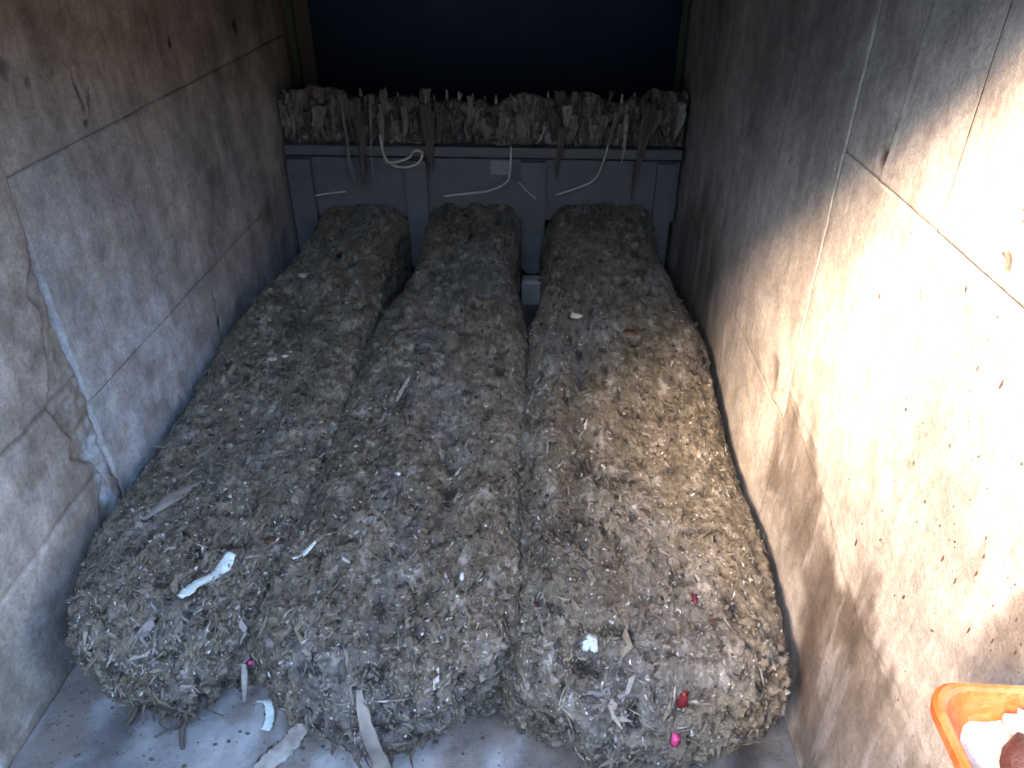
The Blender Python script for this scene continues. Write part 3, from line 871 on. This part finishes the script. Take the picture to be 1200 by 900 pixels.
logs = []
specs = [('left', -1.095, -0.650, -1.212, -0.612, 1.005, 0.455, 0.300, 200, 'left compacted waste log, its frayed front end hanging over bare wet floor'),
         ('middle', -0.560, -0.125, -0.663, -0.030, 0.935, 0.470, 0.325, 300, 'middle compacted waste log with a pale rag draped down its front'),
         ('right', -0.002, 0.500, -0.076, 0.595, 0.890, 0.480, 0.335, 400, 'right compacted waste log, warm lit along its right flank')]
for nm, a, b, c, d, yf, hb, hf, seed, lab in specs:
    lg = Log(a, b, c, d, yf, hb, hf, seed)
    lg.tuck = {'left': (0.085, 0.0), 'middle': (0.0, 0.0), 'right': (0.0, 0.03)}[nm]
    if nm == 'right':
        def extra(X, Y, Z):      # long furrow and ridge scraped along the top
            return -0.045 * np.exp(-((X - 0.125 - 0.02 * np.sin(Y * 3)) / 0.035) ** 2) * (1 - sstep(2.3, 2.8, Y)) * sstep(1.2, 1.6, Y) + \
                   0.026 * np.exp(-((X - 0.045) / 0.05) ** 2) * (1 - sstep(2.0, 2.6, Y)) * sstep(1.0, 1.5, Y)
        lg.extra = extra
    if nm == 'middle':
        def extra(X, Y, Z):
            return -0.018 * np.exp(-((X + 0.26 + 0.02 * np.sin(Y * 4)) / 0.04) ** 2) * sstep(1.2, 1.5, Y) * (1 - sstep(2.2, 2.8, Y))
        lg.extra = extra
    V, F, C = lg.build()
    root = empty('waste_log', ((c + d) / 2, yf, 0))
    tag(root, lab, 'waste', 'compacted waste logs')
    bo = mesh_obj('body', V, F, M['waste'], cols=C); local(bo, root)
    VV, FF, CC = [], [], []; off = 0
    for args in [(17000, 0.0050, PALE, seed + 1), (24000, 0.0033, PALE, seed + 2), (2600, 0.0058, DARK, seed + 3), (2200, 0.0038, BRIGHT, seed + 4), (350, 0.012, PALE, seed + 5), (1000, 0.0090, DARK, seed + 7), (170, 0.0135, DARK, seed + 8)]:
        kw = dict(tilt=0.42)
        if args[2] is DARK: kw = dict(tilt=0.2, lift=0.0032)
        if args[1] == 0.012: kw = dict(tilt=0.2, curl=0.2)
        v, f, cc = lg.flakes(*args, **kw)
        VV.append(v); FF.append(f + off); CC.append(cc); off += len(v)
    # smeared strips pressed flat along the travel
    v, f, cc = lg.flakes(1500, 0.013, PALE, seed + 9, tilt=0.10, stretch=(3, 8), curl=0.06, along=6, lift=0.0022)
    VV.append(v); FF.append(f + off); CC.append(0.5 * cc + 0.5 * cc.mean(0)); off += len(v)
    # long fibres
    v, f, cc = lg.flakes(2200, 0.008, PALE, seed + 6, tilt=0.25, stretch=(9, 22), curl=0.12)
    VV.append(v); FF.append(f + off); CC.append(cc)
    so = mesh_obj('debris_flakes', np.vstack(VV), np.vstack(FF), M['flake'], cols=np.vstack(CC), smooth=False)
    tag(so, 'wet paper scraps and fibres matted over the log', kind='stuff'); local(so, root)
    # frayed tails at the foot of the front end
    tails = []
    rt = random.Random(seed)
    for i in range(16):
        x = rt.uniform(c + 0.06, d - 0.04)
        j = np.argmin(np.abs(lg.P[lg.nst + 10, :, 0] - x))
        col_pts = lg.P[lg.nst:, j]
        sel = np.where(col_pts[:, 2] > 0.05)[0]
        i0 = sel[-1] if len(sel) else 20
        p0 = Vector(col_pts[max(0, i0 - rt.randint(0, 14))])
        ln = rt.uniform(0.02, 0.07)
        pts = [p0 + Vector((0, 0.006, 0)), p0 + Vector((rt.uniform(-0.015, 0.015), -0.012, -0.3 * ln)), p0 + Vector((rt.uniform(-0.03, 0.03), -rt.uniform(0.005, 0.02), -ln))]
        pts = [Vector((q.x, q.y, max(0.006, q.z))) for q in pts]
        w = rt.uniform(0.004, 0.010)
        tails.append(ribbon_vf(spline(pts, 5), [w, w * 1.3, w, w * 0.7, w * 0.3], 0.0025, (1, 0, 0), rt.uniform(-1, 1)))
    to = mesh_obj('frayed_tails', *join(tails), M['rag_dark']); tag(to, 'dangling shreds along the foot of the front end', kind='stuff'); local(to, root)
    # crumbs and wads standing proud of the front end
    cp = []; cc = []
    rc = np.random.default_rng(seed + 50)
    wgt = lg.area.copy(); wgt[:lg.nst - 6] = 0; wgt[lg.P[..., 2] < 0.025] = 0
    idx = rc.choice(wgt.size, 420, p=(wgt / wgt.sum()).ravel())
    for q, ii in enumerate(idx):
        pp = lg.P.reshape(-1, 3)[ii]; r0 = rc.choice([0.005, 0.007, 0.009, 0.012], p=[0.4, 0.3, 0.2, 0.1]) * rc.uniform(0.7, 1.2)
        v, f = lump_vf((np.clip(pp[0], XL + 0.03, XR - 0.03), pp[1], max(pp[2], r0 * 0.6)), r0, seed * 7 + q, tuple(rc.uniform(0.35, 1.5, 3)), 5, 7, 0.65)
        cp.append((v, f)); cc += [np.clip(lg.C.reshape(-1, 3)[ii] * rc.uniform(0.7, 1.5), 0.02, 0.6)] * len(v)
    co = mesh_obj('crumbs', *join(cp), M['waste'], cols=np.array(cc)); tag(co, 'crumbly wads on the broken front end', kind='stuff'); local(co, root)
    logs.append(lg)

LL, LM, LR = logs

# ------------------------------------------------------------------ single pieces of rubbish lying on the logs and the floor
def on(lg, pts, dz=0.006):
    out = []
    for x, y in pts:
        p, n = lg.top(x, y)
        out.append(p + n * dz)
    return out

def strip(name, lg, pts, widths, thick, mat, lab, cat, n=22, dz=0.006, side=None):
    P = spline(on(lg, pts, dz), n)
    ws = np.interp(np.linspace(0, 1, n), np.linspace(0, 1, len(widths)), widths)
    p, nn = lg.top(*pts[len(pts) // 2])
    t = (P[-1] - P[0]).normalized()
    sd = nn.cross(t)
    V, F = ribbon_vf(P, list(ws), thick, side or sd, nseg=8)
    return tag(mesh_obj(name, V, F, M[mat]), lab, cat)

def chip(lg, x, y, r, mat, lab, cat, seed, squash=(1.2, 0.9, 0.35), name='scrap', dz=0.002):
    p, n = lg.top(x, y)
    p = p + n * dz
    return tag(mesh_obj(name, *lump_vf(p, r, seed, squash), M[mat]), lab, cat)

strip('wet_wipe', LL, [(-0.835, 1.165), (-0.82, 1.21), (-0.79, 1.275), (-0.772, 1.32)], [0.020, 0.034, 0.024, 0.044, 0.03], 0.010, 'white', 'white twisted wipe lying on the left waste log', 'wipe', dz=0.017)
chip(LL, -0.69, 1.385, 0.021, 'leaf', 'curled dark brown leaf between left and middle logs', 'leaf', 3, (1.35, 0.7, 0.35), 'leaf')
chip(LL, -0.80, 1.36, 0.010, 'black', 'small black pellet above the white wipe', 'scrap', 5, (1, 1, 0.6))
chip(LL, -0.625, 1.06, 0.009, 'pink', 'tiny red plastic scrap at the front seam of left and middle logs', 'scrap', 6, (1, 0.8, 0.8))
strip('paper_shred', LM, [(-0.60, 1.29), (-0.585, 1.32), (-0.56, 1.345)], [0.008, 0.018, 0.010], 0.005, 'white', 'white paper shred at the left edge of the middle log', 'paper')
chip(LM, -0.195, 1.115, 0.010, 'white', 'small white scrap with red speck on front of middle log', 'scrap', 8, (1, 1, 0.5))
chip(LM, -0.18, 1.245, 0.009, 'white', 'small white scrap high on front of the middle log', 'scrap', 9, (0.7, 1.3, 0.5))
chip(LR, 0.118, 1.055, 0.021, 'white', 'pale greenish white paper wad on front of the right log', 'paper', 10, (0.9, 1.1, 0.4), 'paper_wad')
chip(LR, 0.365, 1.205, 0.012, 'purple', 'plum coloured plastic scrap on top of the right log', 'scrap', 12, (0.6, 1.3, 0.5))
chip(LR, -0.005, 1.19, 0.008, 'purple', 'dark maroon scrap near left edge of the right log', 'scrap', 13)
strip('wet_wipe', LM, [(-0.135, 2.90), (-0.125, 2.98), (-0.135, 3.06), (-0.150, 3.12)], [0.010, 0.03, 0.034, 0.022, 0.008], 0.008, 'rag_light', 'pale wipe lying far back on the right edge of the middle log', 'wipe')
chip(LL, -0.665, 3.37, 0.022, 'plaster', 'pale chunk at the top back of the left log', 'scrap', 15, (0.8, 0.9, 1.3), dz=0.012)
chip(LL, -0.935, 2.19, 0.016, 'plaster', 'pale pebble on the left log, larger of two side by side', 'pebble', 16, name='pebble')
chip(LL, -0.895, 2.20, 0.011, 'plaster', 'pale pebble on the left log, smaller of two side by side', 'pebble', 17, name='pebble')
chip(LL, -0.955, 2.72, 0.026, 'rag_light', 'flat grey scrap far back on the left log', 'scrap', 18)
chip(LL, -0.855, 2.86, 0.020, 'black', 'black scrap far back on the left log', 'scrap', 19, (0.7, 1.4, 0.5))
chip(LR, 0.12, 2.48, 0.022, 'plaster', 'beige stone at the start of the furrow on the right log', 'pebble', 20, name='pebble')
chip(LR, 0.475, 2.50, 0.012, 'white', 'white pebble on far right edge of the right log', 'pebble', 21, name='pebble')
chip(LR, 0.31, 2.36, 0.030, 'leaf', 'dark clod in the warm lit part of the right log', 'clod', 22, (1.2, 0.9, 0.3), 'clod')
chip(LM, -0.40, 1.62, 0.008, 'white', 'small white pellet in the middle of the middle log', 'scrap', 23)
chip(LL, -1.165, 1.20, 0.018, 'rag_light', 'pale scrap at left corner of the left log', 'scrap', 24)
strip('smear', LM, [(-0.44, 2.09), (-0.49, 1.93), (-0.545, 1.78)], [0.012, 0.022, 0.010], 0.005, 'rag_light', 'long pale grey rag smear along the left side of the middle log', 'rag', n=14, dz=0.003)
strip('rag', LL, [(-1.05, 1.42), (-1.0, 1.50), (-0.955, 1.60)], [0.02, 0.05, 0.015], 0.006, 'rag', 'flat grey rag lying along left part of the left log', 'rag', n=12, dz=0.003)
chip(LM, -0.585, 1.07, 0.020, 'rag', 'beige lump at front left corner of the middle log', 'lump', 26, (1.1, 0.8, 0.5), 'lump')

# rag draped down the front of the middle log
def front_path(lg, x, zs, off=0.014):
    j = np.argmin(np.abs(lg.P[lg.nst - 1, :, 0] - x) + 5 * (lg.P[lg.nst - 1, :, 2] < 0.15))
    col = lg.P[lg.nst - 8:, j]; nor = lg.N[lg.nst - 8:, j]
    out = []
    for z in zs:
        k = np.argmin(np.abs(col[:, 2] - z))
        out.append(Vector(col[k]) + Vector(nor[k]) * off)
    return out
fp = front_path(LR, 0.315, (0.310, 0.292, 0.270, 0.250), 0.010)
V, F = lump_vf(fp[1], 0.022, 91, (0.62, 0.35, 1.15), 8, 10, 0.45)
tag(mesh_obj('plastic_scrap', V, F, M['red']), 'dark red plastic scrap on front of the right log', 'scrap')
fp = front_path(LR, 0.315, (0.232, 0.214, 0.196, 0.180), 0.012)
fp = [p + Vector((0.004 - 0.005 * i, 0, 0)) for i, p in enumerate(fp)]
V, F = lump_vf(fp[1], 0.021, 92, (0.45, 0.35, 1.25), 8, 10, 0.45)
tag(mesh_obj('plastic_scrap', V, F, M['pink']), 'bright pink plastic scrap below the dark red one', 'scrap')
dr = front_path(LM, -0.375, (0.275, 0.23, 0.17, 0.11))
dr = [p + Vector((0.010 * i, -0.004 * i, 0)) for i, p in enumerate(dr)]
V, F = ribbon_vf(spline(dr + [dr[-1] + Vector((0.006, -0.012, -0.06)), dr[-1] + Vector((0.008, -0.03, -0.094)), dr[-1] + Vector((0.01, -0.07, -0.097))], 16),
                 [0.012, 0.020, 0.026, 0.030, 0.034, 0.036, 0.040, 0.042, 0.046, 0.05, 0.05, 0.046, 0.04, 0.034, 0.03, 0.02], 0.005, (1, 0, 0.1), nseg=10)
tag(mesh_obj('rag', V, F, M['rag']), 'tan rag draped down the front of the middle log to the floor', 'rag')
p1, _ = LL.top(-0.675, 1.08, 0.05)
V, F = ribbon_vf(spline([p1 + Vector((0, -0.012, 0.0)), p1 + Vector((-0.004, -0.03, -0.06)), p1 + Vector((-0.012, -0.035, -0.11))], 8), [0.012, 0.016, 0.018, 0.016, 0.014, 0.012, 0.012, 0.008], 0.006, (1, 0, 0))
tag(mesh_obj('rag', V, F, M['rag_light']), 'thin pale shred hanging on the right end of the left log front', 'rag')
def floor_strip(name, pts, widths, thick, mat, lab, cat, n=22):
    ws = np.interp(np.linspace(0, 1, n), np.linspace(0, 1, len(widths)), widths)
    V, F = ribbon_vf(spline(pts, n), list(ws), thick, (1, 0.3, 0), nseg=8)
    return tag(mesh_obj(name, V, F, M[mat]), lab, cat)
floor_strip('wet_wipe', [(-0.685, 1.10, 0.02), (-0.655, 1.09, 0.03), (-0.642, 1.06, 0.014), (-0.645, 1.03, 0.010)], [0.012, 0.02, 0.024, 0.026], 0.008, 'white', 'bent white wipe on the floor between left and middle log ends', 'wipe')
floor_strip('rag', [(-0.54, 1.07, 0.05), (-0.56, 1.03, 0.016), (-0.59, 0.98, 0.010), (-0.63, 0.93, 0.009)], [0.02, 0.035, 0.05, 0.055, 0.04], 0.008, 'rag_light', 'pale flat rag trailing on floor below the middle log', 'rag')
floor_strip('root_scrap', [(-0.84, 1.06, 0.03), (-0.845, 1.025, 0.014), (-0.835, 0.995, 0.012), (-0.825, 0.975, 0.010)], [0.008, 0.014, 0.012, 0.010], 0.009, 'rag_dark', 'dark twiggy root scrap on floor before the left log', 'twig')
floor_strip('root_scrap', [(-0.845, 1.028, 0.016), (-0.875, 1.02, 0.012), (-0.905, 1.0, 0.010)], [0.007, 0.006, 0.004], 0.006, 'rag_dark', 'thin dark root fibre beside the twiggy scrap', 'twig')
floor_strip('root_scrap', [(-0.965, 1.08, 0.05), (-0.975, 1.05, 0.02), (-0.985, 1.03, 0.010)], [0.014, 0.012, 0.008], 0.008, 'rag_dark', 'dark root clump under left front of the left log', 'twig')
# grit on the bare floor
parts = []
rg = random.Random(9)
for i in range(900):
    x = rg.uniform(XL + 0.03, XR - 0.03); y = rg.uniform(0.72, 1.14)
    r = rg.uniform(0.0008, 0.0024) * (2.6 if rg.random() < 0.07 else 1)
    y = 0.72 + 0.42 * (1 - (1 - (y - 0.72) / 0.42) ** 1.8)
    parts.append(lump_vf((x, y, 0.002 + r * 0.2), r, i, (1.2, 0.9, 0.5), 4, 6))
tag(mesh_obj('floor_grit', *join(parts), M['rag_dark']), 'dark grit and crumbs scattered over the wet floor', 'grit', kind='stuff')

# ------------------------------------------------------------------ orange tub outside the wall end
tb = empty('orange_tub', (0.62, 0.25, 0))
tag(tb, 'orange plastic tub on legs filled with pale waste beside the right wall end', 'tub')
def rrect(x0, x1, y0, y1, r, n=5):
    pts = []
    for cx, cy, a0 in ((x1 - r, y1 - r, 0), (x0 + r, y1 - r, 90), (x0 + r, y0 + r, 180), (x1 - r, y0 + r, 270)):
        for i in range(n + 1):
            a = R(a0 + 90 * i / n)
            pts.append((cx + r * math.cos(a), cy + r * math.sin(a)))
    return pts
X0, X1, Y0, Y1, ZT = 0.390, 0.85, -0.02, 0.487, 1.04
ZB = ZT - 0.28
prof = [(0.17, ZB), (0.010, ZT - 0.016), (0.0, ZT - 0.016), (-0.001, ZT - 0.004), (0.002, ZT), (0.006, ZT), (0.009, ZT - 0.003), (0.014, ZT - 0.016), (0.172, ZB + 0.008)]
V = []; F = []
for ins, z in prof:
    for p in rrect(X0 + ins, X1 - ins, Y0 + ins, Y1 - ins, 0.032 if ins < 0.05 else 0.03):
        V.append((p[0], p[1], z))
npr = len(V) // len(prof)
for i in range(len(prof) - 1):
    for j in range(npr):
        j2 = (j + 1) % npr
        F.append((i * npr + j, i * npr + j2, (i + 1) * npr + j2, (i + 1) * npr + j))
F.append(tuple(range(npr))[::-1]); F.append(tuple((len(prof) - 1) * npr + j for j in range(npr)))
local(mesh_obj('body', V, F, M['orange'], smooth=False), tb)
for x in (X0 + 0.19, X1 - 0.19):
    for y in (Y0 + 0.19, Y1 - 0.19):
        local(box('leg', x - 0.015, x + 0.015, y - 0.015, y + 0.015, -0.048, ZB - 0.022, M['steel'], bevel=0.002), tb)
local(box('stand_top', X0 + 0.165, X1 - 0.165, Y0 + 0.165, Y1 - 0.165, ZB - 0.022, ZB - 0.001, M['steel'], bevel=0.002), tb)
# the fill
fx = axis([(X0 + 0.024, X1 - 0.024, 0.006)]); fy = axis([(Y0 + 0.024, Y1 - 0.024, 0.006)])
Xf, Yf = np.meshgrid(fx, fy, indexing='ij')
e = np.minimum.reduce([Xf - fx[0], fx[-1] - Xf, Yf - fy[0], fy[-1] - Yf])
Zf = ZT - 0.024 + 0.014 * fbm(Xf * 9, Yf * 9, Xf * 0, 4, 150) + 0.022 * sstep(0, 0.12, e) + 0.008 * fbm(Xf * 45, Yf * 45, Xf * 0, 3, 151)
cf = np.array([0.26, 0.24, 0.215]) * (1 + 1.1 * fbm(Xf * 18, Yf * 18, Xf * 0, 4, 152))[..., None]
og = sstep(-0.05, 0.25, fbm(Xf * 7, Yf * 7, Xf * 0 + 3, 3, 153))[..., None]
cf = cf * (1 - 0.5 * og) + np.array([0.33, 0.12, 0.035]) * 0.5 * og
fo = mesh_obj('waste_fill', np.stack([Xf, Yf, Zf], -1).reshape(-1, 3), grid_faces(len(fx), len(fy)), M['flake'], cols=np.clip(cf, 0.05, 0.8).reshape(-1, 3))
tag(fo, 'pale crumbly waste filling the orange tub', 'waste', kind='stuff')
tag(mesh_obj('clod', *lump_vf((0.483, 0.398, ZT - 0.014), 0.042, 77, (1.2, 1.0, 0.5), 9, 16, 0.14), M['gunk_red']), 'reddish brown clod in the orange tub', 'clod')
tag(mesh_obj('paper_wad', *lump_vf((0.480, 0.450, ZT - 0.014), 0.018, 78, (1.3, 0.8, 0.8), 8, 12, 0.3), M['gunk_white']), 'white paper wad at the back rim inside the orange tub', 'paper')
